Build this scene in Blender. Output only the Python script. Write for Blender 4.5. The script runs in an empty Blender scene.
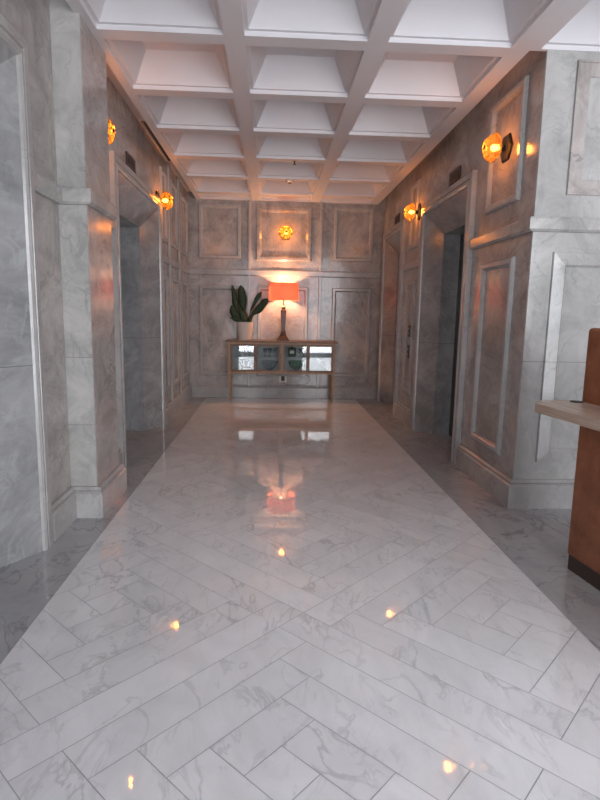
import bpy, bmesh, math, random
from mathutils import Vector, Matrix
random.seed(7)
S = bpy.context.scene
COL = S.collection

# ------------------------------------------------------------------ camera
def look(yaw, pitch, roll):
    f = Vector((math.sin(yaw)*math.cos(pitch), math.cos(yaw)*math.cos(pitch), math.sin(pitch)))
    r = Vector((math.cos(yaw), -math.sin(yaw), 0)); u = r.cross(f)
    c, s = math.cos(roll), math.sin(roll)
    r2 = c*r + s*u; u2 = -s*r + c*u
    return Matrix((r2, u2, -f)).transposed()
cd = bpy.data.cameras.new('camera'); cam = bpy.data.objects.new('camera', cd); COL.objects.link(cam)
cd.sensor_fit = 'VERTICAL'; cd.sensor_height = 24.0; cd.lens = 558.0/800*24.0
cd.clip_start = 0.05; cd.clip_end = 100
cam.matrix_world = Matrix.Translation((0, 0, 1.45)) @ look(0.05339, -0.15286, 0.01881).to_4x4()
S.camera = cam
# ------------------------------------------------------------------ light and exposure
S.view_settings.view_transform = 'Standard'; S.view_settings.look = 'None'
S.view_settings.gamma = 1.0; S.view_settings.exposure = 0.0; S.view_settings.use_curve_mapping = False
W = bpy.data.worlds.new('world'); S.world = W; W.use_nodes = True
W.node_tree.nodes['Background'].inputs[0].default_value = (0.9, 0.94, 1.0, 1)
W.node_tree.nodes['Background'].inputs[1].default_value = 0.6
DAY = 670.0          # daylight through the glazed entrance behind the viewer
LAMP = 50.0          # table lamp
SCONCE = 5.5
def area(name, loc, rot, sx, sy, power, col):
    l = bpy.data.lights.new(name, 'AREA'); l.shape = 'RECTANGLE'; l.size = sx; l.size_y = sy; l.energy = power; l.color = col
    o = bpy.data.objects.new(name, l); COL.objects.link(o); o.location = loc; o.rotation_euler = rot
    return o
area('entrance_daylight', (1.6, -1.75, 1.62), (math.radians(90), 0, 0), 5.8, 3.1, DAY, (0.93, 0.94, 1.0))

# ------------------------------------------------------------------ materials
def new_mat(name):
    m = bpy.data.materials.new(name); m.use_nodes = True
    nt = m.node_tree; return m, nt, nt.nodes['Principled BSDF']
def simple(name, col, rough=0.5, metal=0.0, **kw):
    m, nt, b = new_mat(name)
    b.inputs['Roughness'].default_value = rough; b.inputs['Metallic'].default_value = metal
    n = nt.nodes.new('ShaderNodeTexNoise'); n.inputs['Scale'].default_value = kw.get('scale', 30); n.inputs['Detail'].default_value = 4
    tc = nt.nodes.new('ShaderNodeTexCoord'); nt.links.new(tc.outputs['Object'], n.inputs['Vector'])
    r = nt.nodes.new('ShaderNodeValToRGB'); v = kw.get('var', 0.08)
    r.color_ramp.elements[0].position = .3; r.color_ramp.elements[1].position = .7
    r.color_ramp.elements[0].color = (*[c*(1-v) for c in col], 1); r.color_ramp.elements[1].color = (*[min(1, c*(1+v)) for c in col], 1)
    nt.links.new(n.outputs['Fac'], r.inputs['Fac']); nt.links.new(r.outputs['Color'], b.inputs['Base Color'])
    return m
def marble(name, light, dark, vein, rough=0.15, scale=1.0, veinw=0.02, veinmix=0.6, bump=0.0, use_rnd=False, joints=(), spec=0.5, cloud=(.3, .72), rotv=(0.5, 0.6, 0.4)):
    m, nt, b = new_mat(name); N = nt.nodes.new; L = nt.links.new
    tc = N('ShaderNodeTexCoord'); vec = tc.outputs['Object']
    if use_rnd:
        at = N('ShaderNodeAttribute'); at.attribute_name = 'rnd'
        mul = N('ShaderNodeVectorMath'); mul.operation = 'SCALE'; L(at.outputs['Vector'], mul.inputs[0]); mul.inputs['Scale'].default_value = 37.0
        add = N('ShaderNodeVectorMath'); add.operation = 'ADD'; L(vec, add.inputs[0]); L(mul.outputs[0], add.inputs[1]); vecm = add.outputs[0]
    else: vecm = vec
    mp = N('ShaderNodeMapping'); mp.inputs['Rotation'].default_value = rotv; mp.inputs['Scale'].default_value = (1.0, 0.55, 0.8)
    L(vecm, mp.inputs['Vector'])
    c = N('ShaderNodeTexNoise'); c.inputs['Scale'].default_value = 2.2*scale; c.inputs['Detail'].default_value = 11; c.inputs['Roughness'].default_value = .7; c.inputs['Distortion'].default_value = .8
    L(mp.outputs[0], c.inputs['Vector'])
    cr = N('ShaderNodeValToRGB'); cr.color_ramp.elements[0].position = cloud[0]; cr.color_ramp.elements[1].position = cloud[1]
    cr.color_ramp.elements[0].color = (*dark, 1); cr.color_ramp.elements[1].color = (*light, 1); L(c.outputs['Fac'], cr.inputs['Fac'])
    def veins(sc, w, dist, amt):
        v = N('ShaderNodeTexNoise'); v.inputs['Scale'].default_value = sc; v.inputs['Detail'].default_value = 6; v.inputs['Roughness'].default_value = .55; v.inputs['Distortion'].default_value = dist
        L(mp.outputs[0], v.inputs['Vector'])
        s = N('ShaderNodeMath'); s.operation = 'SUBTRACT'; L(v.outputs['Fac'], s.inputs[0]); s.inputs[1].default_value = .5
        a = N('ShaderNodeMath'); a.operation = 'ABSOLUTE'; L(s.outputs[0], a.inputs[0])
        mr = N('ShaderNodeMapRange'); L(a.outputs[0], mr.inputs['Value']); mr.inputs['From Min'].default_value = 0; mr.inputs['From Max'].default_value = w
        mr.inputs['To Min'].default_value = amt; mr.inputs['To Max'].default_value = 0
        # breaks the vein up
        k = N('ShaderNodeTexNoise'); k.inputs['Scale'].default_value = sc*.9; L(mp.outputs[0], k.inputs['Vector'])
        kr = N('ShaderNodeMapRange'); L(k.outputs['Fac'], kr.inputs['Value']); kr.inputs['From Min'].default_value = .42; kr.inputs['From Max'].default_value = .62
        mu = N('ShaderNodeMath'); mu.operation = 'MULTIPLY'; L(mr.outputs[0], mu.inputs[0]); L(kr.outputs[0], mu.inputs[1]); return mu.outputs[0]
    col = cr.outputs['Color']
    for sc, w, d, amt in ((1.6*scale, veinw, 1.2, veinmix), (4.5*scale, veinw*1.3, .7, veinmix*.7)):
        mx = N('ShaderNodeMix'); mx.data_type = 'RGBA'; L(veins(sc, w, d, amt), mx.inputs['Factor']); L(col, mx.inputs['A']); mx.inputs['B'].default_value = (*vein, 1); col = mx.outputs['Result']
    if use_rnd:
        vr = N('ShaderNodeMapRange'); L(at.outputs['Fac'], vr.inputs['Value']); vr.inputs['To Min'].default_value = .93; vr.inputs['To Max'].default_value = 1.03
        sc_ = N('ShaderNodeVectorMath'); sc_.operation = 'SCALE'; L(col, sc_.inputs[0]); L(vr.outputs[0], sc_.inputs['Scale']); col = sc_.outputs[0]
    if joints:
        sp = N('ShaderNodeSeparateXYZ'); L(vec, sp.inputs[0])
        for ax, val in joints:
            s = N('ShaderNodeMath'); s.operation = 'SUBTRACT'; L(sp.outputs[ax], s.inputs[0]); s.inputs[1].default_value = val
            a = N('ShaderNodeMath'); a.operation = 'ABSOLUTE'; L(s.outputs[0], a.inputs[0])
            l = N('ShaderNodeMath'); l.operation = 'LESS_THAN'; L(a.outputs[0], l.inputs[0]); l.inputs[1].default_value = .0022
            mx = N('ShaderNodeMix'); mx.data_type = 'RGBA'; L(l.outputs[0], mx.inputs['Factor']); L(col, mx.inputs['A']); mx.inputs['B'].default_value = (*[q*.7 for q in dark], 1); col = mx.outputs['Result']
    L(col, b.inputs['Base Color'])
    b.inputs['Roughness'].default_value = rough; b.inputs['Specular IOR Level'].default_value = spec
    if bump:
        bn = N('ShaderNodeTexNoise'); bn.inputs['Scale'].default_value = 5; bn.inputs['Detail'].default_value = 2; L(vec, bn.inputs['Vector'])
        bp = N('ShaderNodeBump'); bp.inputs['Strength'].default_value = bump; bp.inputs['Distance'].default_value = .02; L(bn.outputs['Fac'], bp.inputs['Height']); L(bp.outputs[0], b.inputs['Normal'])
    return m
M = {}
M['wall'] = marble('grey_wall_marble', (.53, .485, .465), (.31, .285, .27), (.16, .155, .155), rough=.16, scale=1.5, veinmix=.5, bump=.15, cloud=(.36, .64))
M['pier'] = marble('pale_grey_pier_marble', (.55, .54, .525), (.36, .355, .345), (.24, .26, .25), rough=.14, scale=1.4, veinw=.02, veinmix=.5, bump=.05, cloud=(.34, .68), joints=((2, 1.13),))
M['trim'] = marble('pale_trim_marble', (.52, .505, .49), (.37, .36, .355), (.2, .2, .205), rough=.16, scale=1.5, veinmix=.4, bump=.05)
M['pilaster'] = marble('light_grey_veined_marble', (.55, .535, .515), (.35, .345, .33), (.24, .26, .25), rough=.16, scale=1.6, veinw=.02, veinmix=.6, cloud=(.36, .66), joints=((2, 1.13), (2, 0.66)))
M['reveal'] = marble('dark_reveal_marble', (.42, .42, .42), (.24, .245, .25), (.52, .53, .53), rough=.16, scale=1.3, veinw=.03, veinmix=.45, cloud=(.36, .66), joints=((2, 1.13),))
M['border'] = marble('grey_border_marble', (.50, .50, .51), (.35, .355, .365), (.16, .16, .17), rough=.08, scale=1.2, bump=.02)
M['floor'] = marble('white_floor_marble', (.87, .875, .89), (.72, .73, .745), (.42, .43, .45), rough=.03, spec=.85, scale=1.3, veinw=.018, veinmix=.5, use_rnd=True, cloud=(.25, .6))
M['grout'] = simple('grey_grout', (.40, .40, .41), .6)
M['ceiling'] = simple('white_ceiling_paint', (.72, .70, .72), .6, var=.02, scale=3)
M['bronze'] = simple('dark_bronze', (.045, .035, .03), .4, .7)
M['black'] = simple('black_metal', (.02, .018, .018), .45, .3)
M['door_metal'] = simple('dark_bronze_door', (.05, .045, .042), .35, .6)
M['brass'] = simple('brass_edge', (.45, .26, .06), .35, .9)
M['plate'] = simple('dark_brown_sign', (.07, .05, .045), .4, .2)
M['steel'] = simple('brushed_steel', (.35, .33, .31), .35, .9)
M['wood_dark'] = simple('brown_walnut', (.20, .095, .045), .35, scale=18, var=.3)
M['wood_mid'] = simple('light_brown_edge_wood', (.42, .26, .15), .4, scale=18, var=.2)
M['pot'] = simple('cream_pot', (.68, .62, .55), .45, var=.03)
M['soil'] = simple('dark_soil', (.05, .035, .025), .9, var=.4)
M['leaf'] = simple('dark_green_leaf', (.018, .045, .016), .6, scale=25, var=.35)
M['lamp_wood'] = simple('dark_turned_wood', (.10, .05, .03), .35, var=.3)
M['plastic'] = simple('white_plastic', (.75, .73, .70), .4, var=.02)
M['cord'] = simple('grey_cord', (.13, .12, .12), .5)
M['plinth'] = simple('dark_brown_plinth', (.05, .033, .026), .35, var=.1)
M['back_grey'] = simple('grey_back_panel', (.42, .43, .42), .3)
M['gold'] = simple('golden_trim', (.55, .42, .2), .35, .8)
M['window_frame'] = simple('dark_window_frame', (.06, .055, .05), .4, .5)
def leather():
    m, nt, b = new_mat('tan_leather'); N = nt.nodes.new; L = nt.links.new
    tc = N('ShaderNodeTexCoord'); n = N('ShaderNodeTexNoise'); n.inputs['Scale'].default_value = 5; n.inputs['Detail'].default_value = 10; n.inputs['Roughness'].default_value = .7; L(tc.outputs['Object'], n.inputs['Vector'])
    r = N('ShaderNodeValToRGB'); r.color_ramp.elements[0].position = .3; r.color_ramp.elements[1].position = .75
    r.color_ramp.elements[0].color = (.16, .052, .024, 1); r.color_ramp.elements[1].color = (.40, .15, .07, 1)
    L(n.outputs['Fac'], r.inputs['Fac']); L(r.outputs['Color'], b.inputs['Base Color']); b.inputs['Roughness'].default_value = .5
    n2 = N('ShaderNodeTexVoronoi'); n2.inputs['Scale'].default_value = 150; L(tc.outputs['Object'], n2.inputs['Vector'])
    bp = N('ShaderNodeBump'); bp.inputs['Strength'].default_value = .15; bp.inputs['Distance'].default_value = .002; L(n2.outputs['Distance'], bp.inputs['Height']); L(bp.outputs[0], b.inputs['Normal'])
    return m
M['leather'] = leather()
def oak():
    m, nt, b = new_mat('pale_oak'); N = nt.nodes.new; L = nt.links.new
    tc = N('ShaderNodeTexCoord'); mp = N('ShaderNodeMapping'); mp.inputs['Scale'].default_value = (14, 1.2, 30); L(tc.outputs['Object'], mp.inputs[0])
    n = N('ShaderNodeTexNoise'); n.inputs['Scale'].default_value = 3; n.inputs['Detail'].default_value = 6; L(mp.outputs[0], n.inputs['Vector'])
    r = N('ShaderNodeValToRGB'); r.color_ramp.elements[0].position = .3; r.color_ramp.elements[1].position = .7
    r.color_ramp.elements[0].color = (.36, .25, .18, 1); r.color_ramp.elements[1].color = (.58, .46, .37, 1)
    L(n.outputs['Fac'], r.inputs['Fac']); L(r.outputs['Color'], b.inputs['Base Color']); b.inputs['Roughness'].default_value = .35
    return m
M['oak'] = oak()
def clear(name, tint, refl, rough=0.02, fres=True):
    m = bpy.data.materials.new(name); m.use_nodes = True; nt = m.node_tree; nt.nodes.clear(); N = nt.nodes.new; L = nt.links.new
    o = N('ShaderNodeOutputMaterial'); t = N('ShaderNodeBsdfTransparent'); t.inputs[0].default_value = (*tint, 1)
    g = N('ShaderNodeBsdfGlossy'); g.inputs['Roughness'].default_value = rough; g.inputs['Color'].default_value = (1, 1, 1, 1)
    mx = N('ShaderNodeMixShader')
    lw = N('ShaderNodeLayerWeight'); lw.inputs['Blend'].default_value = .25
    mr = N('ShaderNodeMapRange'); mr.inputs['To Min'].default_value = refl; mr.inputs['To Max'].default_value = .9; L(lw.outputs['Fresnel'], mr.inputs['Value'])
    L(mr.outputs[0], mx.inputs[0]); L(t.outputs[0], mx.inputs[1]); L(g.outputs[0], mx.inputs[2]); L(mx.outputs[0], o.inputs['Surface']); return m
M['pane'] = clear('window_glass', (.97, .98, .98), .04)
M['cab_glass'] = clear('cabinet_glass', (.95, .97, .97), .035)
def amber():
    m = bpy.data.materials.new('amber_glass'); m.use_nodes = True; nt = m.node_tree; nt.nodes.clear(); N = nt.nodes.new; L = nt.links.new
    o = N('ShaderNodeOutputMaterial'); t = N('ShaderNodeBsdfTransparent'); t.inputs[0].default_value = (1.0, .58, .16, 1)
    tr = N('ShaderNodeBsdfTranslucent'); tr.inputs[0].default_value = (.85, .42, .08, 1)
    g = N('ShaderNodeBsdfGlossy'); g.inputs['Roughness'].default_value = .05; g.inputs[0].default_value = (1, .75, .4, 1)
    a = N('ShaderNodeMixShader'); a.inputs[0].default_value = .10; L(t.outputs[0], a.inputs[1]); L(tr.outputs[0], a.inputs[2])
    b = N('ShaderNodeMixShader'); b.inputs[0].default_value = .1; L(a.outputs[0], b.inputs[1]); L(g.outputs[0], b.inputs[2]); L(b.outputs[0], o.inputs['Surface']); return m
M['amber'] = amber()
def fabric_shade():
    m = bpy.data.materials.new('orange_shade_fabric'); m.use_nodes = True; nt = m.node_tree; nt.nodes.clear(); N = nt.nodes.new; L = nt.links.new
    o = N('ShaderNodeOutputMaterial'); d = N('ShaderNodeBsdfDiffuse'); d.inputs[0].default_value = (.80, .42, .30, 1)
    tr = N('ShaderNodeBsdfTranslucent'); tr.inputs[0].default_value = (.78, .42, .33, 1)
    a = N('ShaderNodeMixShader'); a.inputs[0].default_value = .45; L(d.outputs[0], a.inputs[1]); L(tr.outputs[0], a.inputs[2]); L(a.outputs[0], o.inputs['Surface']); return m
M['shade'] = fabric_shade()
def emit(name, col, s):
    m = bpy.data.materials.new(name); m.use_nodes = True; nt = m.node_tree; nt.nodes.clear()
    o = nt.nodes.new('ShaderNodeOutputMaterial'); e = nt.nodes.new('ShaderNodeEmission'); e.inputs[0].default_value = (*col, 1); e.inputs[1].default_value = s
    nt.links.new(e.outputs[0], o.inputs['Surface']); return m
M['bulb'] = emit('warm_bulb', (1.0, .74, .36), 11.0)
M['lamp_bulb'] = emit('warm_lamp_bulb', (1.0, .70, .35), 12.0)
def crystal(name, col):
    m, nt, b = new_mat(name); b.inputs['Base Color'].default_value = (*col, 1); b.inputs['Roughness'].default_value = .03; b.inputs['Transmission Weight'].default_value = .85; b.inputs['IOR'].default_value = 1.45; return m
M['crystal'] = crystal('clear_crystal', (.80, .92, 1.0)); M['green_crystal'] = crystal('green_crystal', (.25, .75, .52)); M['green_glass'] = crystal('dark_green_glass', (.12, .32, .2))

# ------------------------------------------------------------------ helpers
def obj(name, bm, mat, parent=None, smooth=False, bevel=0.0, bseg=2, recalc=True):
    if recalc: bmesh.ops.recalc_face_normals(bm, faces=bm.faces)
    me = bpy.data.meshes.new(name); bm.to_mesh(me); bm.free()
    for mm in (mat if isinstance(mat, (list, tuple)) else [mat]): me.materials.append(mm)
    if smooth:
        for p in me.polygons: p.use_smooth = True
    o = bpy.data.objects.new(name, me); COL.objects.link(o)
    if parent is not None: o.parent = parent
    if bevel:
        md = o.modifiers.new('bevel', 'BEVEL'); md.width = bevel; md.segments = bseg; md.limit_method = 'ANGLE'; md.angle_limit = math.radians(40)
    return o
def tag(o, label, cat=None, group=None, kind=None):
    o['label'] = label
    if cat: o['category'] = cat
    if group: o['group'] = group
    if kind: o['kind'] = kind
    return o
def thing(name, label, cat, loc=(0, 0, 0), rz=0, group=None):
    o = bpy.data.objects.new(name, None); COL.objects.link(o); o.location = loc; o.rotation_euler = (0, 0, rz); o.empty_display_size = .1
    return tag(o, label, cat, group)
def struct(name, bm, mat, label, **kw):
    o = obj(name, bm, mat, **kw); return tag(o, label, None, None, 'structure')
def box(bm, x0, x1, y0, y1, z0, z1):
    v = [bm.verts.new((x, y, z)) for x in (x0, x1) for y in (y0, y1) for z in (z0, z1)]
    for f in ((0, 1, 3, 2), (4, 6, 7, 5), (0, 4, 5, 1), (2, 3, 7, 6), (0, 2, 6, 4), (1, 5, 7, 3)): bm.faces.new([v[i] for i in f])
    return bm
def boxes(*bs):
    bm = bmesh.new()
    for b in bs: box(bm, *b)
    return bm
def lathe(bm, prof, seg=32, c=(0, 0, 0), rot=0.0, axis='Z'):
    rings = []
    for r, z in prof:
        ring = []
        for i in range(seg):
            a = rot + 2*math.pi*i/seg; p = (r*math.cos(a), r*math.sin(a), z)
            if axis == 'X': p = (p[2], p[0], p[1])
            ring.append(bm.verts.new((c[0]+p[0], c[1]+p[1], c[2]+p[2])))
        rings.append(ring)
    for a, b in zip(rings, rings[1:]):
        for i in range(seg): bm.faces.new((a[i], a[(i+1) % seg], b[(i+1) % seg], b[i]))
    if prof[0][0] > 1e-4: bm.faces.new(rings[0][::-1])
    if prof[-1][0] > 1e-4: bm.faces.new(rings[-1])
    return bm
def tube(bm, pts, r, seg=8):
    pts = [Vector(p) for p in pts]; rings = []
    for i, p in enumerate(pts):
        d = (pts[min(i+1, len(pts)-1)] - pts[max(i-1, 0)]).normalized()
        u = d.cross(Vector((0, 0, 1)));
        if u.length < .01: u = d.cross(Vector((1, 0, 0)))
        u.normalize(); v = d.cross(u); rr = r[i] if isinstance(r, (list, tuple)) else r
        rings.append([bm.verts.new(p + u*math.cos(2*math.pi*k/seg)*rr + v*math.sin(2*math.pi*k/seg)*rr) for k in range(seg)])
    for a, b in zip(rings, rings[1:]):
        for k in range(seg): bm.faces.new((a[k], a[(k+1) % seg], b[(k+1) % seg], b[k]))
    bm.faces.new(rings[0][::-1]); bm.faces.new(rings[-1]); return bm
def sweep(bm, plane, rect, prof, closed=True):
    """Sweep a closed profile (inset, height) round a rectangle (u0,u1,v0,v1); plane(u,v,h) -> point.  closed=False leaves the bottom open (an inverted U)."""
    u0, u1, v0, v1 = rect
    def pts(i):
        if closed: return [(u0+i, v0+i), (u0+i, v1-i), (u1-i, v1-i), (u1-i, v0+i)]
        return [(u0+i, v0), (u0+i, v1-i), (u1-i, v1-i), (u1-i, v0)]
    n = len(prof); cols = [[bm.verts.new(plane(u, v, h)) for (u, v) in pts(i)] for i, h in prof]
    segs = [(0, 1), (1, 2), (2, 3)] + ([(3, 0)] if closed else [])
    for k in range(n):
        a, b = cols[k], cols[(k+1) % n]
        for s, t in segs: bm.faces.new((a[s], a[t], b[t], b[s]))
    if not closed:
        bm.faces.new([c[0] for c in cols]); bm.faces.new([c[3] for c in cols])
    return bm

XL, XR, YB, YP = -1.40, 1.88, 9.65, 4.10       # corridor walls, back wall, pier face
ZC, ZS, XCR, XCL = 3.28, 3.40, 1.76, -1.25     # ceiling underside, slot soffit, ceiling edges
YF, XE = -1.25, 5.2                             # entrance facade and far right wall
planeL = lambda u, v, h: (XL + h, u, v)
planeR = lambda u, v, h: (XR - h, u, v)
planeB = lambda u, v, h: (u, YB - h, v)
planeP = lambda u, v, h: (u, YP - h, v)

# ------------------------------------------------------------------ floor
def clip(bm, x0, x1, y0, y1):
    for co, no in (((x0, 0, 0), (-1, 0, 0)), ((x1, 0, 0), (1, 0, 0)), ((0, y0, 0), (0, -1, 0)), ((0, y1, 0), (0, 1, 0))):
        bmesh.ops.bisect_plane(bm, geom=bm.verts[:]+bm.edges[:]+bm.faces[:], plane_co=co, plane_no=no, clear_outer=True)
bm = bmesh.new(); w = 0.172; q2 = math.sqrt(.5); g = .0016
FX0, FX1, FY0, FY1 = -1.10, 1.465, YF, 9.50
lay = bm.faces.layers.float_vector.new('rnd')
def plank(p0, p1, qa, qb):
    p0 = p0*w+g; p1 = p1*w-g; qa = qa*w+g; qb = qb*w-g
    c = [(p0, qa), (p1, qa), (p1, qb), (p0, qb)]
    xy = [(-0.558+(p-q)*q2, 0.112+(p+q)*q2) for p, q in c]
    cx = sum(a for a, b in xy)/4; cy = sum(b for a, b in xy)/4
    if not (FX0-.8 < cx < FX1+.8 and FY0-.8 < cy < FY1+.8): return
    f = bm.faces.new([bm.verts.new((x, y, 0)) for x, y in xy]); f[lay] = (random.random(), random.random(), random.random())
HWS = (1, 2, 3, 4, 3, 2, 1)      # stepped diamonds of 2, 4, 6, 8, 6, 4, 2 units, turned alternately
for i in range(-9, 10):
    for j in range(-9, 10):
        ox, oy = 8*i+j, -i+8*j
        for k, hw in enumerate(HWS):
            plank(ox+9-hw, ox+9+hw, oy+4+k, oy+5+k)
            plank(ox+9+k, ox+10+k, oy+3-hw, oy+3+hw)
        plank(ox+9, ox+10, oy+11, oy+12)
clip(bm, FX0, FX1, FY0, FY1)
for f in bm.faces: f.normal_update()
for f in bm.faces:
    if f.normal.z < 0: f.normal_flip()
# grey border slabs and grout bed
def slab(x0, x1, y0, y1, mi):
    f = bm.faces.new([bm.verts.new(p) for p in ((x0+g, y0+g, 0), (x1-g, y0+g, 0), (x1-g, y1-g, 0), (x0+g, y1-g, 0))]); f.material_index = mi
yy = [YF + i*.74 for i in range(40)]
for y0, y1 in zip(yy, yy[1:]):
    y1 = min(y1, YB)
    if y0 >= YB: break
    slab(-2.3, FX0, y0, y1, 1); slab(FX1, 2.32, y0, y1, 1)
    for xa in range(4): slab(2.32+xa*.74, 2.32+(xa+1)*.74, y0, y1, 1)
for i in range(4): slab(FX0+i*(FX1-FX0)/4, FX0+(i+1)*(FX1-FX0)/4, FY1, YB+.1, 1)
f = bm.faces.new([bm.verts.new(p) for p in ((-2.4, YF-.1, -.0012), (XE+.2, YF-.1, -.0012), (XE+.2, YB+.2, -.0012), (-2.4, YB+.2, -.0012))]); f.material_index = 2
struct('floor', bm, [M['floor'], M['border'], M['grout']], 'polished floor of white marble planks laid in diagonal interlocking steps with a dark grey marble border', recalc=False)

# ------------------------------------------------------------------ ceiling
bm = bmesh.new()
cols = [(-1.17, -.34), (-.20, .63), (.77, 1.62), (1.83, 2.66), (2.80, 3.63), (3.77, 4.60)]
rows = [(4.07+.99*k-.85, 4.07+.99*k) for k in range(-8, 6)] + [(9.16, 9.56)]
rows = [r for r in rows if r[0] > YF]
def cell_ok(cx, cy): return not (cy > 4.12 and cx > XCR)
xs = sorted(set([XCL, XCR, XE] + [v for c in cols for v in c])); ys = sorted(set([YF, YP, YB] + [v for r in rows for v in r]))
def quad(pts): bm.faces.new([bm.verts.new(p) for p in pts])
for xa, xb in zip(xs, xs[1:]):
    for ya, yb in zip(ys, ys[1:]):
        cx, cy = (xa+xb)/2, (ya+yb)/2
        if cy > YP and cx > XCR: continue
        if any(a < cx < b for a, b in cols) and any(a < cy < b for a, b in rows): continue
        quad([(xa, ya, ZC), (xa, yb, ZC), (xb, yb, ZC), (xb, ya, ZC)])
for ca in cols:
    for ra in rows:
        if ra[0] > YP-.2 and ca[0] > XCR: continue
        deep = ra[1]-ra[0] > .6
        st = [(0, 0), (0, .032), (.028, .032), (.14, .25 if deep else .2)]
        rg = [[(ca[0]+i, ra[0]+i, ZC+h), (ca[0]+i, ra[1]-i, ZC+h), (ca[1]-i, ra[1]-i, ZC+h), (ca[1]-i, ra[0]+i, ZC+h)] for i, h in st]
        for a, b in zip(rg, rg[1:]):
            for k in range(4): quad([a[k], a[(k+1) % 4], b[(k+1) % 4], b[k]])
        quad(rg[-1])
# edges of the coffered slab, slot soffits, pier return
quad([(XCL, YF, ZC), (XCL, YB, ZC), (XCL, YB, ZS), (XCL, YF, ZS)]); quad([(XL-.3, YF, ZS), (XL-.3, YB, ZS), (XCL, YB, ZS), (XCL, YF, ZS)])
quad([(XCR, YP, ZC), (XCR, YB, ZC), (XCR, YB, ZS), (XCR, YP, ZS)]); quad([(XCR, YP-.02, ZS), (XCR, YB, ZS), (XR+.3, YB, ZS), (XR+.3, YP-.02, ZS)])
quad([(XCR, YP, ZC), (XCR, YP, ZS), (XR+.05, YP, ZS), (XR+.05, YP, ZC)])
bmesh.ops.remove_doubles(bm, verts=bm.verts, dist=1e-4)
# roof slab above so the ceiling has a thickness
box(bm, XL-.6, XE+.3, YF-.1, YB+.3, 3.60, 3.72)
struct('ceiling', bm, M['ceiling'], 'white coffered ceiling with deep square coffers')

# ------------------------------------------------------------------ walls
LP = [(1.45, 3.28, 2.78), (5.20, 7.06, 2.67)]       # lift portals on the left wall (outer opening)
RP = [(5.42, 6.96, 2.67), (8.16, 9.34, 2.67)]       # and on the right wall
ZP = 2.67
T = .62
ZW = 3.6
def wall_segments(x0, x1, y0, y1, ops):
    bs = []; y = y0
    for a, b, zp in ops:
        bs.append((x0, x1, y, a, 0, ZW)); bs.append((x0, x1, a, b, zp, ZW)); y = b
    bs.append((x0, x1, y, y1, 0, ZW)); return boxes(*bs)
wl = struct('wall_left', wall_segments(XL-T, XL, YF, YB, LP), M['wall'], 'left corridor wall of polished grey marble with raised panels')
wr = struct('wall_right', wall_segments(XR, XR+T, YP, YB, RP), M['wall'], 'right corridor wall of polished grey marble with raised panels')
wb = struct('wall_back', boxes((XL-T, XR+T, YB, YB+.2, 0, ZW)), M['wall'], 'end wall of the corridor in grey marble panels')
wp = struct('wall_pier', boxes((XR+T-.02, XE+.2, YP, YP+.5, 0, ZW)), M['pier'], 'light grey marble pier wall facing the entrance beside the corridor')
# light facing slab on the pier end
bm = boxes((XR+.001, XE, YP-.02, YP+.0, 0, ZC+.002)); obj('facing_slab', bm, M['pier'], wp)
YPF = YP-.02
planeP = lambda u, v, h: (u, YPF - h, v)
struct('wall_far_right', boxes((XE, XE+.2, YF, YP, 0, ZW)), M['wall'], 'side wall of the entrance hall behind the desk')
struct('wall_front', boxes((XL-T, -1.2, YF-.2, YF, 0, ZW), (4.4, XE+.2, YF-.2, YF, 0, ZW), (-1.2, 4.4, YF-.2, YF, 3.26, ZW), (-.45, 1.05, YF-.2, YF, 0, 3.26)), M['wall'], 'entrance wall around the glazed doors')
bm = bmesh.new()
for x in (-1.17, -.48, 1.08, 2.35, 3.4, 4.37): box(bm, x-.035, x+.035, YF-.12, YF-.04, 0, 3.26)
for z in (.05, 1.0, 2.1, 3.23):
    for xa, xb in ((-1.2, -.45), (1.05, 4.4)): box(bm, xa, xb, YF-.115, YF-.045, z-.03, z+.03)
win = struct('window_1', bm, M['window_frame'], 'glazed entrance front with dark frames')
obj('glass_pane', boxes((-1.19, -.46, YF-.085, YF-.078, 0.0, 3.25), (1.06, 4.39, YF-.085, YF-.078, 0.0, 3.25)), M['pane'], win)

MOULD = [(0, 0), (0, .018), (.012, .030), (.045, .030), (.06, .02), (.07, .006), (.07, 0)]
def panel(parent, plane, rect, prof=MOULD, mat='trim'):
    bm = sweep(bmesh.new(), plane, rect, prof); return obj('panel_moulding', bm, M[mat], parent)
INSET = [(0, 0), (0, .012), (.008, .016), (.10, .016), (.112, 0)]
# left wall beyond the portal: three bays
for a, b in ((7.30, 7.68), (7.96, 8.50), (8.80, 9.48)):
    panel(wl, planeL, (a, b, 2.34, 3.22)); panel(wl, planeL, (a, b, .40, 1.92))
# left of the pilaster
panel(wl, planeL, (-.9, 1.0, .40, 1.92)); panel(wl, planeL, (-.9, 1.0, 2.34, 3.2))
# right wall
panel(wr, planeR, (4.34, 5.00, 2.34, 3.22)); panel(wr, planeR, (4.34, 5.00, .34, 1.92))
panel(wr, planeR, (7.36, 7.76, 2.34, 3.18)); panel(wr, planeR, (7.36, 7.76, .40, 1.92))
# back wall
for a, b in ((-1.22, -.52), (1.03, 1.70)):
    panel(wb, planeB, (a, b, 2.34, 3.22)); panel(wb, planeB, (a, b, .38, 1.90))
planeBc = lambda u, v, h: (u, YB-.035-h, v)
cb = obj('centre_bay', boxes((-.40, .84, YB-.035, YB+.01, 0, ZW-.2)), M['wall'], wb)
for a, b in ((-.40, -.35), (.79, .84)):
    obj('bay_edge_strip', boxes((a, b, YB-.06, YB-.034, .2, 3.27)), M['trim'], wb, bevel=.008)
BIGM = [(0, 0), (0, .02), (.02, .034), (.06, .034), (.09, .012), (.10, 0)]
panel(wb, planeBc, (-.27, .66, 2.32, 3.2), BIGM, 'wall'); panel(wb, planeBc, (-.24, .62, .38, 1.90))
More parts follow.
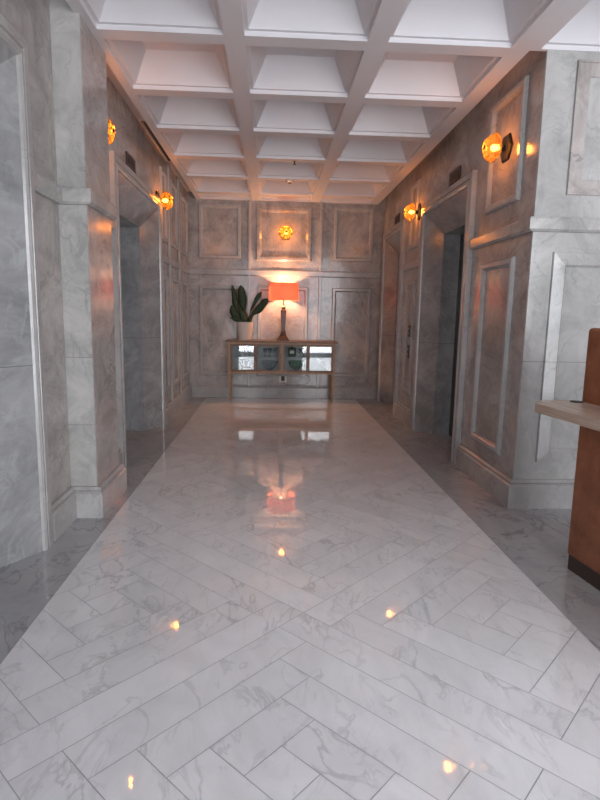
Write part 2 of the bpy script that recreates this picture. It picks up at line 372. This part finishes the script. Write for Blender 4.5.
# pier panels
BAND = [(0, 0), (0, .010), (.10, .010), (.105, .0)]
panel(wp, planeP, (2.10, 4.8, 2.33, 3.22), [(0, 0), (0, .022), (.012, .022), (.016, .012), (.10, .010), (.105, 0)], 'wall')
panel(wp, planeP, (2.04, 4.8, .36, 1.93), [(0, 0), (.004, .02), (.09, .024), (.105, .006), (.105, 0)], 'pier')

# pilaster on the left
PX, PY0, PY1 = -1.22, 3.88, 4.44
tr = struct('trim_1', boxes((XL-.01, PX, PY0, PY1, 0, ZW)), M['pilaster'], 'light grey veined marble pilaster standing out from the left wall')
obj('side_slab', boxes((PX-.004, PX+.002, PY0+.012, PY1+.001, 0, ZW)), M['wall'], tr)

# belt courses
def run(bm, prof, path, side=1):
    """sweep a profile of (out, z) along a plan polyline with mitred corners; side=1 offsets to the left of travel"""
    P = [Vector((x, y)) for x, y in path]; cols_ = []
    for i, p in enumerate(P):
        d0 = (P[i]-P[i-1]).normalized() if i else (P[1]-P[0]).normalized()
        d1 = (P[i+1]-P[i]).normalized() if i < len(P)-1 else d0
        n0 = Vector((-d0.y, d0.x))*side; n1 = Vector((-d1.y, d1.x))*side
        m_ = (n0+n1); m_ = m_/(1+n0.dot(n1))
        cols_.append([bm.verts.new((p.x+m_.x*o, p.y+m_.y*o, z)) for o, z in prof])
    k = len(prof)
    for a, b in zip(cols_, cols_[1:]):
        for i in range(k): bm.faces.new((a[i], a[(i+1) % k], b[(i+1) % k], b[i]))
    bm.faces.new(cols_[0]); bm.faces.new(cols_[-1]); return bm
def belt_profile(o): return [(0, 2.07), (o*.6, 2.07), (o, 2.085), (o, 2.155), (o*.85, 2.17), (0, 2.175)]
def base_profile(o, h): return [(0, 0), (o, 0), (o, h-.045), (o*.8, h-.035), (o*.55, h-.03), (o*.75, h-.018), (o*.45, h), (0, h)]
bp = belt_profile(.045); bpl = [(o, z+.06) for o, z in bp]; sp = belt_profile(.03); bb = base_profile(.05, .22); bs_ = base_profile(.03, .22)
PIL = [(XL, LP[0][1]+.15), (XL, PY0), (PX, PY0), (PX, PY1)]
PIER = [(XR, RP[0][0]-.16), (XR, YPF), (XE, YPF)]
BACK = [(XL, YB), (-.40, YB), (-.40, YB-.035), (.84, YB-.035), (.84, YB), (XR, YB)]
def st(name, runs, mat, label):
    bm = bmesh.new()
    for prof, path, sd in runs: run(bm, prof, path, sd)
    return struct(name, bm, M[mat], label)
st('trim_2', [(bpl, PIL+[(XL, PY1), (XL, LP[1][0]-.15)], -1), (bpl, [(XL, YF), (XL, LP[0][0]-.15)], -1)], 'pilaster', 'projecting marble belt course wrapping the left pilaster')
st('trim_3', [(sp, [(XL, LP[1][1]+.15), (XL, YB)], -1)], 'trim', 'belt course along the far left wall')
st('trim_4', [(bp, PIER, -1)], 'pilaster', 'projecting marble belt course around the right pier')
st('trim_5', [(sp, [(XR, RP[1][0]-.15), (XR, RP[0][1]+.15)], -1)], 'trim', 'belt course between the two right lift portals')
st('trim_6', [(sp, BACK, -1)], 'trim', 'belt course across the end wall')
st('baseboard_left', [(bb, PIL+[(XL, PY1), (XL, LP[1][0]-.15)], -1), (bb, [(XL, LP[1][1]+.15), (XL, YB)], -1), (bb, [(XL, YF), (XL, LP[0][0]-.15)], -1)], 'trim', 'stepped marble baseboard along the left wall')
st('baseboard_right', [(bb, PIER, -1), (bb, [(XR, RP[1][0]-.15), (XR, RP[0][1]+.15)], -1)], 'trim', 'stepped marble baseboard around the right pier')
st('baseboard_back', [(bs_, BACK, -1)], 'trim', 'pale marble baseboard under the end wall')
bm = bmesh.new()
for ya, yb in ((7.80, 7.90), (8.60, 8.70)): box(bm, XL, XL+.035, ya, yb, .2, 3.38)
struct('trim_7', bm, M['trim'], 'narrow upright marble strips between the far left wall panels', bevel=.01)

# lift portals
def portal(n, side, y0, y1, ZP, label, cas=.12):
    pl = planeL if side < 0 else planeR; D = .14; I = .26; dd = .50 if side < 0 else .34
    cp = [(-cas, 0), (-cas, .045), (-cas+.01, .05), (-.06, .05), (-.052, .035), (-.045, .05), (-.02, .054), (-.004, .045), (0, .03), (0, 0)]
    root = struct('door_%d' % n, sweep(bmesh.new(), pl, (y0, y1, 0, ZP), cp, closed=False), M['trim'], label)
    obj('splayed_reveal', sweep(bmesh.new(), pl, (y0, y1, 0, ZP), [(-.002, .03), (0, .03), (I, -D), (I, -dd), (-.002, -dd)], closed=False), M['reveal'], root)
    x = (XL-dd) if side < 0 else (XR+dd)
    xa, xb = (x-.05, x) if side < 0 else (x, x+.05); c = (y0+y1)/2
    for a, b in ((y0+I-.02, c-.003), (c+.003, y1-I+.02)):
        obj('door_leaf', boxes((xa, xb, a, b, 0.005, ZP-I+.02)), M['door_metal'], root)
    s = -1 if side < 0 else 1
    xs_ = sorted((x+s*.05, x+s*.1)); obj('shaft_back', boxes((xs_[0], xs_[1], y0-.02, y1+.02, 0, ZP+.02)), M['black'], root)
portal(1, -1, *LP[0], 'nearest lift portal in the left wall with splayed grey marble reveal')
portal(2, -1, *LP[1], 'far left lift portal with splayed marble reveal under a dark sign')
portal(3, 1, *RP[0], 'near right lift portal with splayed marble reveal')
portal(4, 1, *RP[1], 'far right lift portal next to the end wall')

# ------------------------------------------------------------------ slot vents, signs, call panels
def vent(x0, x1, label):
    t = thing('linear_air_vent', label, 'air vent', ((x0+x1)/2, 7.0, ZS), 0)
    hw = (x1-x0)/2
    obj('frame', boxes((-hw, -hw+.012, -.76, .76, -.008, .0), (hw-.012, hw, -.76, .76, -.008, .0), (-hw, hw, -.76, -.745, -.008, 0), (-hw, hw, .745, .76, -.008, 0)), M['steel'], t)
    obj('grille', boxes((-hw+.012, hw-.012, -.745, .745, -.003, 0)), M['black'], t)
    obj('blade', boxes((-.003, .003, -.745, .745, -.012, -.003)), M['bronze'], t)
vent(XL+.03, XCL-.01, 'long dark slot air vent in the ceiling edge above the left wall')
vent(XCR+.01, XR-.03, 'long dark slot air vent in the ceiling edge above the right wall')

def sign(side, y, z, label, ww=.34, hh=.125):
    x = XL if side < 0 else XR; s = 1 if side < 0 else -1
    t = thing('floor_indicator_sign', label, 'sign', (x, y, z), 0, 'dark lift indicator signs')
    a, b = sorted((0, s*.012)); obj('plate', boxes((a, b, -ww/2, ww/2, -hh/2, hh/2)), M['plate'], t, bevel=.003)
    a, b = sorted((s*.012, s*.014)); obj('display', boxes((a, b, -ww/2+.03, ww/2-.03, -hh/2+.025, hh/2-.025)), M['black'], t)
sign(-1, 5.85, 2.89, 'dark lift indicator sign above the far left portal')
sign(1, 5.96, 2.89, 'dark lift indicator sign above the near right portal')
sign(1, 8.62, 2.89, 'dark lift indicator sign above the far right portal', .30, .12)
def call(side, y, z0, z1, label):
    x = XL if side < 0 else XR; s = 1 if side < 0 else -1
    t = thing('elevator_call_panel', label, 'call panel', (x, y, z0), 0, 'lift call panels')
    a, b = sorted((0, s*.012)); obj('plate', boxes((a, b, -.045, .045, 0, z1-z0)), M['bronze'], t, bevel=.003)
    for k in (.32, .68):
        bm = lathe(bmesh.new(), [(.014, 0), (.014, .006), (.010, .008)], 16, axis='X')
        if s < 0: bmesh.ops.scale(bm, vec=(-1, 1, 1), verts=bm.verts)
        o = obj('button', bm, M['steel'], t); o.location = (s*.012, 0, (z1-z0)*k)
call(-1, 7.24, 1.17, 1.33, 'upper dark call panel on the left wall beside the portal')
call(-1, 7.24, .86, 1.04, 'lower dark call panel on the left wall beside the portal')
call(1, 7.36+.2, 1.17, 1.33, 'upper dark call panel on the wall between the right portals')
call(1, 7.36+.2, .88, 1.06, 'lower dark call panel on the wall between the right portals')

# ------------------------------------------------------------------ sconces  (local +X points out of the wall)
def hexring(r, x, rot=math.pi/6): return [Vector((x, r*math.sin(rot+k*math.pi/3+math.pi/6), r*math.cos(rot+k*math.pi/3+math.pi/6))) for k in range(6)]
def make_sconce(label):
    t = thing('wall_sconce', label, 'wall lamp', group='amber glass wall sconces')
    A = 0.0
    def shell(rings):
        bm = bmesh.new(); rs = [[bm.verts.new(p) for p in hexring(r, x, A)] for r, x in rings]
        for a, b in zip(rs, rs[1:]):
            for k in range(6): bm.faces.new((a[k], a[(k+1) % 6], b[(k+1) % 6], b[k]))
        return bm, rs
    bm, rs = shell([(.115, 0), (.115, .012), (.10, .02), (.045, .022)]); bm.faces.new(rs[0]); bm.faces.new(rs[-1]); obj('backplate', bm, M['black'], t)
    bm = bmesh.new(); lathe(bm, [(.022, .02), (.022, .05), (.032, .055), (.032, .062)], 16, axis='X'); obj('stem', bm, M['black'], t)
    RG = [(.045, .055), (.118, .105), (.085, .165), (.05, .185)]
    bm, rs = shell(RG); bm.faces.new(rs[-1]); obj('glass_shade', bm, M['amber'], t)
    bm = bmesh.new()
    for k in range(6):
        tube(bm, [hexring(r+.001, x, A)[k] for r, x in RG], .0028, 5)
        for r, x in RG[1:]: tube(bm, [hexring(r+.001, x, A)[k], hexring(r+.001, x, A)[(k+1) % 6]], .0026, 5)
    obj('shade_frame', bm, M['brass'], t)
    bm = bmesh.new(); lathe(bm, [(.0, .062), (.012, .064), (.02, .08), (.026, .10), (.024, .118), (.012, .132), (.0, .135)], 16, axis='X'); obj('bulb', bm, M['bulb'], t, smooth=True)
    bm = bmesh.new(); lathe(bm, [(.02, .184), (.02, .190), (.012, .194)], 6, rot=0, axis='X'); obj('front_cap', bm, M['bronze'], t)
    l = bpy.data.lights.new('sconce_light', 'POINT'); l.energy = SCONCE; l.color = (1, .5, .24); l.shadow_soft_size = .04
    lo = bpy.data.objects.new('sconce_light', l); COL.objects.link(lo); lo.parent = t; lo.location = (.152, 0, 0)
    return t
def copy_tree(o, parent=None):
    c = o.copy(); COL.objects.link(c); c.parent = parent
    for ch in [x for x in bpy.data.objects if x.parent == o]: copy_tree(ch, c)
    return c
SZ = 2.80
sc0 = make_sconce('amber faceted glass sconce on the end wall above the table lamp')
spots = [((.225, YB-.035, 2.77), -math.pi/2, None),
         ((XL, 4.57, SZ), 0, 'amber glass sconce half hidden behind the left marble pilaster'),
         ((XL, 7.13, SZ-.02), 0, 'amber glass sconce on the left wall beside the far left lift portal'),
         ((XR, 4.66, SZ), math.pi, 'largest amber glass sconce, on the right wall panel near the pier corner'),
         ((XR, 7.36, SZ-.03), math.pi, 'amber glass sconce on the wall between the two right lift portals')]
for i, (loc, rz, lab) in enumerate(spots):
    o = sc0 if i == 0 else copy_tree(sc0)
    o.location = loc; o.rotation_euler = (0, 0, rz)
    if lab: o['label'] = lab

# ------------------------------------------------------------------ display cabinet
CY0, CY1 = 9.24, 9.56; CX0, CX1 = -.70, 1.06; CZ0, CZ1 = .46, .975
cab = thing('display_cabinet', 'slim glass-fronted wooden display cabinet on tall legs against the end wall', 'cabinet', ((CX0+CX1)/2, (CY0+CY1)/2, 0))
hx, hy = (CX1-CX0)/2, (CY1-CY0)/2
obj('top_board', boxes((-hx-.045, hx+.045, -hy-.03, hy+.02, CZ1, CZ1+.028)), M['wood_dark'], cab, bevel=.006)
obj('carcass', boxes((-hx, -hx+.02, -hy+.02, hy, CZ0, CZ1), (hx-.02, hx, -hy+.02, hy, CZ0, CZ1), (-hx, hx, -hy+.02, hy, CZ0, CZ0+.02), (-.012, .012, -hy+.025, hy, CZ0+.02, CZ1)), M['wood_dark'], cab)
obj('back_panel', boxes((-hx+.02, hx-.02, hy-.012, hy-.004, CZ0+.02, CZ1)), M['back_grey'], cab)
obj('front_frame', boxes((-hx-.004, hx+.004, -hy, -hy+.022, CZ1-.028, CZ1), (-hx-.004, hx+.004, -hy, -hy+.022, CZ0, CZ0+.03), (-hx-.004, -hx+.028, -hy, -hy+.022, CZ0+.03, CZ1-.028), (hx-.028, hx+.004, -hy, -hy+.022, CZ0+.03, CZ1-.028), (-.014, .014, -hy, -hy+.022, CZ0+.03, CZ1-.028)), M['wood_mid'], cab, bevel=.004)
for sx in (-1, 1):
    for sy in (-1, 1):
        bm = bmesh.new(); cx, cy = sx*(hx-.02), sy*(hy-.024)
        a = [bm.verts.new((cx+i*.013, cy+j*.013, 0)) for i, j in ((-1, -1), (1, -1), (1, 1), (-1, 1))]
        b = [bm.verts.new((cx+i*.020, cy+j*.020, CZ0)) for i, j in ((-1, -1), (1, -1), (1, 1), (-1, 1))]
        for k in range(4): bm.faces.new((a[k], a[(k+1) % 4], b[(k+1) % 4], b[k]))
        bm.faces.new(a); bm.faces.new(b); obj('leg', bm, M['wood_mid'], cab, bevel=.003)
mid = [-hx+.028, -.014, .014, hx-.028]
dz0, dz1 = CZ0+.032, CZ1-.03
for a, b in ((mid[0], mid[1]), (mid[2], mid[3])):
    c = (a+b)/2
    obj('glass_shelf', boxes((a, b, -hy+.05, hy-.015, .735, .741)), M['cab_glass'], cab)
    for x0, x1, hs in ((a+.002, c-.001, 1), (c+.001, b-.002, -1)):
        fw = .028
        d = obj('door', boxes((x0, x0+fw, -hy+.002, -hy+.02, dz0, dz1), (x1-fw, x1, -hy+.002, -hy+.02, dz0, dz1), (x0+fw, x1-fw, -hy+.002, -hy+.02, dz0, dz0+fw), (x0+fw, x1-fw, -hy+.002, -hy+.02, dz1-fw, dz1)), M['wood_dark'], cab, bevel=.002)
        obj('glass_pane', boxes((x0+fw, x1-fw, -hy+.009, -hy+.013, dz0+fw, dz1-fw)), M['cab_glass'], d)
        kx = x1-fw/2 if hs > 0 else x0+fw/2
        bm = bmesh.new(); lathe(bm, [(.004, 0), (.004, .008), (.009, .012), (.007, .018)], 12); bmesh.ops.rotate(bm, matrix=Matrix.Rotation(math.pi/2, 3, 'X'), verts=bm.verts)
        k = obj('knob', bm, M['black'], d); k.location = (kx, -hy+.002, (dz0+dz1)/2)

# glassware inside
def bowl(label, mat, loc, r=.12, h=.15, group=None):
    bm = bmesh.new(); seg = 28
    prof = [(.0, 0), (r*.5, 0), (r*.5, .012), (r*.25, .03), (r*.7, h*.45), (r, h*.95), (r*.96, h), (r*.62, h*.5), (r*.1, .045), (0, .043)]
    lathe(bm, prof, seg)
    for v in bm.verts:
        k = round(math.atan2(v.co.y, v.co.x)/(2*math.pi/seg)); f_ = (1.07 if (k+int(v.co.z*60)) % 2 else .93) if v.co.z > .02 else 1
        v.co.x *= f_; v.co.y *= f_
    o = obj('cut_glass_bowl', bm, M[mat]); o.location = loc
    return tag(o, label, 'bowl', group)
zl, zu = CZ0+.021, .742
cy = (CY0+CY1)/2
bowl('clear cut-glass bowl on the cabinet floor behind the first door from the left', 'crystal', (-.40, cy, zl), .135, .19)
bowl('clear cut-glass bowl on the cabinet floor behind the second door from the left', 'crystal', (-.02, cy, zl), .13, .18)
bowl('green cut-glass bowl on the cabinet floor under the green decanter', 'green_crystal', (.43, cy, zl), .135, .19)
def glass(loc, label, h=.13, r=.032, grp=None, g0=None):
    if g0 is None:
        bm = bmesh.new(); lathe(bm, [(0, 0), (r*.85, 0), (r*.85, .004), (r*.15, .01), (r*.13, h*.4), (r*.8, h*.55), (r, h), (r*.93, h), (r*.7, h*.58), (0, h*.45)], 16); o = obj('drinking_glass', bm, M['crystal'], smooth=True)
    else:
        o = g0.copy(); COL.objects.link(o)
    o.location = loc; return tag(o, label, 'glass', grp)
g0 = glass((-.52, cy, zu), 'small clear stemmed glass at the left end of the upper cabinet shelf', grp='stemmed glasses on the upper glass shelf')
for x, y, lab in ((-.44, cy+.03, 'clear stemmed glass second from the left on the upper cabinet shelf'), (-.36, cy-.02, 'clear stemmed glass third from the left on the upper cabinet shelf'), (-.28, cy+.03, 'clear stemmed glass nearest the first door post from the left'),
                  (-.10, cy, 'left one of the three clear glasses behind the second cabinet door'), (-.02, cy, 'middle one of the three clear glasses behind the second cabinet door'), (.06, cy, 'right one of the three clear glasses behind the second cabinet door'),
                  (.48, cy, 'left one of the two clear glasses right of the green decanter'), (.55, cy+.03, 'right one of the two clear glasses right of the green decanter')):
    glass((x, y, zu), lab, grp='stemmed glasses on the upper glass shelf', g0=g0)
dec = thing('decanter', 'square dark green glass decanter on the upper cabinet shelf', 'decanter', (.35, cy, zu))
obj('body', boxes((-.07, .07, -.045, .045, 0, .15)), M['green_glass'], dec, bevel=.012)
obj('label_patch', boxes((-.035, .035, -.0475, -.0455, .05, .10)), M['plastic'], dec)
obj('neck', lathe(bmesh.new(), [(.02, .148), (.018, .18), (.024, .185)], 16), M['green_glass'], dec)

# ------------------------------------------------------------------ table lamp
ZT = CZ1+.028
lamp = thing('table_lamp', 'lit table lamp with orange drum shade and slender dark wooden base', 'lamp', (.20, cy, ZT))
bm = bmesh.new()
prof = [(.14, 0), (.14, .02), (.112, .05), (.078, .085), (.06, .12), (.064, .13), (.064, .145), (.046, .155), (.048, .28), (.062, .455), (.070, .50), (.05, .51), (.038, .525), (.055, .535), (.055, .56), (.03, .575)]
lathe(bm, prof, 4, rot=math.pi/4); obj('base', bm, M['lamp_wood'], lamp, bevel=.005)
obj('socket', lathe(bmesh.new(), [(.012, .57), (.012, .66), (.018, .665), (.018, .70)], 16), M['brass'], lamp)
zs0, zs1 = .66, .945
bm = bmesh.new(); lathe(bm, [(.247, zs0), (.240, zs1), (.236, zs1), (.243, zs0), (.247, zs0)][:4], 48)
for f in [f for f in bm.faces if len(f.verts) > 4]: bm.faces.remove(f)
sh = obj('lamp_shade', bm, M['shade'], lamp, smooth=True)
bm = bmesh.new(); lathe(bm, [(0, .70), (.015, .70), (.03, .74), (.032, .77), (.02, .795), (0, .80)], 16); obj('bulb', bm, M['lamp_bulb'], lamp, smooth=True)
bm = bmesh.new()
for k in range(3):
    a = k*2*math.pi/3; tube(bm, [(0.018*math.cos(a), .018*math.sin(a), .695), (.24*math.cos(a), .24*math.sin(a), .90)], .003, 6)
obj('spider', bm, M['brass'], lamp)
l = bpy.data.lights.new('lamp_light', 'POINT'); l.energy = LAMP; l.color = (1, .50, .27); l.shadow_soft_size = .05
lo = bpy.data.objects.new('lamp_light', l); COL.objects.link(lo); lo.parent = lamp; lo.location = (0, 0, .80)

# ------------------------------------------------------------------ potted plant
pl = thing('potted_plant', 'dark green broad-leaved plant in a cream pot on the cabinet', 'plant', (-.44, cy, ZT))
obj('pot', lathe(bmesh.new(), [(.105, 0), (.11, .03), (.145, .285), (.148, .30), (.136, .30), (.132, .27), (0, .265)], 40), M['pot'], pl, smooth=False)
obj('saucer', lathe(bmesh.new(), [(.118, 0), (.13, .03), (.124, .03), (.112, .012)], 40), M['pot'], pl)
obj('soil', lathe(bmesh.new(), [(0, .268), (.131, .268), (.125, .276), (0, .28)], 32), M['soil'], pl)
def leaf(pts, wid, twist=0.0, lobes=0.0, late=.75):
    """pts: mid-rib control points; a thick folded blade whose width follows a leaf outline"""
    P = [Vector(p) for p in pts]; n_ = 14; out = []
    def cr(t):
        s = t*(len(P)-1); i = min(int(s), len(P)-2); u = s-i
        p0, p1, p2, p3 = P[max(i-1, 0)], P[i], P[i+1], P[min(i+2, len(P)-1)]
        return .5*((2*p1)+(-p0+p2)*u+(2*p0-5*p1+4*p2-p3)*u*u+(-p0+3*p1-3*p2+p3)*u**3)
    bm = bmesh.new(); rows_ = []
    for i in range(n_+1):
        t = i/n_; p = cr(t); d = (cr(min(t+.03, 1))-cr(max(t-.03, 0))).normalized()
        s = d.cross(Vector((math.sin(twist), -math.cos(twist), 0))).normalized(); nrm = s.cross(d)
        ww = wid*max(.06, (math.sin(math.pi*min(1, t**late*1.02))**.8 if t < .98 else .03))*(1+lobes*math.sin(t*17))
        row = [bm.verts.new(p - s*ww - nrm*ww*.25), bm.verts.new(p - s*ww*.5 - nrm*ww*.02), bm.verts.new(p + nrm*.004), bm.verts.new(p + s*ww*.5 - nrm*ww*.02), bm.verts.new(p + s*ww - nrm*ww*.25)]
        rows_.append(row)
    for a, b in zip(rows_, rows_[1:]):
        for k in range(4): bm.faces.new((a[k], a[k+1], b[k+1], b[k]))
    o = obj('leaf', bm, M['leaf'], pl, smooth=True)
    md = o.modifiers.new('thick', 'SOLIDIFY'); md.thickness = .004; md.offset = 0
    return o
z0 = .27
leaf([(-.02, 0, z0), (-.10, .0, .42), (-.16, -.01, .62), (-.19, -.02, .80), (-.215, -.02, .91)], .052, 0, .12)
leaf([(-.01, .02, z0), (-.03, .03, .45), (-.045, .03, .68), (-.06, .02, .80), (-.075, .0, .90)], .07, 0, .05, 1.3)
leaf([(-.03, -.02, z0), (-.09, -.03, .34), (-.17, -.05, .43), (-.22, -.06, .57)], .075, .1, .15, 1.2)
leaf([(-.03, -.04, z0), (-.10, -.06, .33), (-.17, -.08, .345), (-.245, -.1, .37)], .032, 0)
leaf([(.0, -.03, z0), (-.04, -.05, .40), (-.09, -.07, .56)], .045, .2)
leaf([(.02, 0, z0), (.01, -.02, .38), (-.035, -.03, .55)], .04, 0)
leaf([(.03, 0, z0), (.09, 0, .46), (.18, -.01, .66), (.275, -.02,   .80)], .035, 0, .1, 2.6)
leaf([(.04, -.03, z0), (.12, -.04, .42), (.24, -.05, .52), (.32, -.08, .62), (.375, -.10,   .69)], .064, .2, .14, 1.5)
leaf([(.06, -.01, z0), (.09, -.02, .36), (.14, -.02, .44)], .035, 0)

# ------------------------------------------------------------------ outlet, cord
ou = thing('power_outlet', 'white square power outlet low on the end wall under the cabinet', 'outlet', (.21, YB-.035, .34))
obj('plate', boxes((-.065, .065, -.012, 0, -.065, .065)), M['plastic'], ou, bevel=.006)
obj('socket', boxes((-.03, .03, -.016, -.011, -.04, .04)), M['black'], ou, bevel=.004)
bm = bmesh.new(); tube(bm, [(0, 0, 0), (0, -.03, 0)], .022, 16); obj('plug', bm, M['black'], ou).location = (0, -.012, 0)
cp = [(.21, YB-.088, .338), (.215, YB-.095, .27), (.30, YB-.075, .235), (.45, YB-.065, .235), (.60, YB-.065, .25), (.68, YB-.065, .33), (.62, YB-.07, .42), (.55, YB-.08, .47), (.50, YB-.08, .53)]
cp = [Vector(p) for p in cp]; cq = []
for i in range(len(cp)-1):
    p0, p1, p2, p3 = cp[max(i-1, 0)], cp[i], cp[i+1], cp[min(i+2, len(cp)-1)]
    for j in range(5):
        u = j/5; cq.append(.5*((2*p1)+(-p0+p2)*u+(2*p0-5*p1+4*p2-p3)*u*u+(-p0+3*p1-3*p2+p3)*u**3))
tag(obj('electric_cable', tube(bmesh.new(), cq+[cp[-1]], .004, 6), M['cord'], smooth=True), 'thin dark electric cable looping from the outlet up behind the cabinet', 'cable')

# ------------------------------------------------------------------ ceiling fittings
sm = thing('smoke_detector', 'small round smoke detector on the ceiling beam near the end wall', 'smoke detector', (.235, 8.11, ZC))
obj('body', lathe(bmesh.new(), [(.06, 0), (.06, -.012), (.05, -.03), (.04, -.034)], 28), M['plastic'], sm)
obj('band', lathe(bmesh.new(), [(.05, -.014), (.063, -.016), (.063, -.022), (.05, -.026)], 28), M['gold'], sm)
obj('sensor', lathe(bmesh.new(), [(.025, -.033), (.022, -.045)], 20), M['black'], sm)
sk = thing('sprinkler_head', 'tiny dark sprinkler head under the middle ceiling beam', 'sprinkler', (.26, 7.12, ZC))
obj('escutcheon', lathe(bmesh.new(), [(.025, 0), (.022, -.006)], 16), M['steel'], sk)
obj('nozzle', lathe(bmesh.new(), [(.008, -.005), (.008, -.035), (.02, -.037), (.02, -.04)], 12), M['black'], sk)

# ------------------------------------------------------------------ reception desk
# local x = away from the corridor, local -y = towards the viewer; origin at the far left foot
dk = thing('reception_desk', 'tan leather-clad reception desk with pale oak ledge standing at the right edge', 'desk', (1.742, 3.02, 0), math.radians(7))
def slant(bm, x0, x1, y0, y1, z0, z1, cut):
    box(bm, x0, x1, y0, y1, z0, z1)
    return bm
obj('leather_body', slant(bmesh.new(), 0, .62, -2.2, 0, .085, 1.405, 0), M['leather'], dk, bevel=.022, bseg=3)
obj('plinth', boxes((.012, .60, -2.18, -.012, 0, .09)), M['plinth'], dk)
bm = bmesh.new()
pts = [(-.0, .04), (-.235, .04), (-.31, -.05), (-.31, -2.1), (0, -2.1)]
a = [bm.verts.new((x, y, .945)) for x, y in pts]; b = [bm.verts.new((x, y, .995)) for x, y in pts]
bm.faces.new(a); bm.faces.new(b)
for k in range(5): bm.faces.new((a[k], a[(k+1) % 5], b[(k+1) % 5], b[k]))
obj('ledge', bm, M['oak'], dk, bevel=.003)
o = obj('cable_grommet', lathe(bmesh.new(), [(.035, 0), (.035, .004), (.028, .006)], 24), M['black'], dk); o.location = (-.045, -.03, .9945)
obj('bracket', boxes((-.24, 0, -.10, -.07, .93, .946)), M['black'], dk)
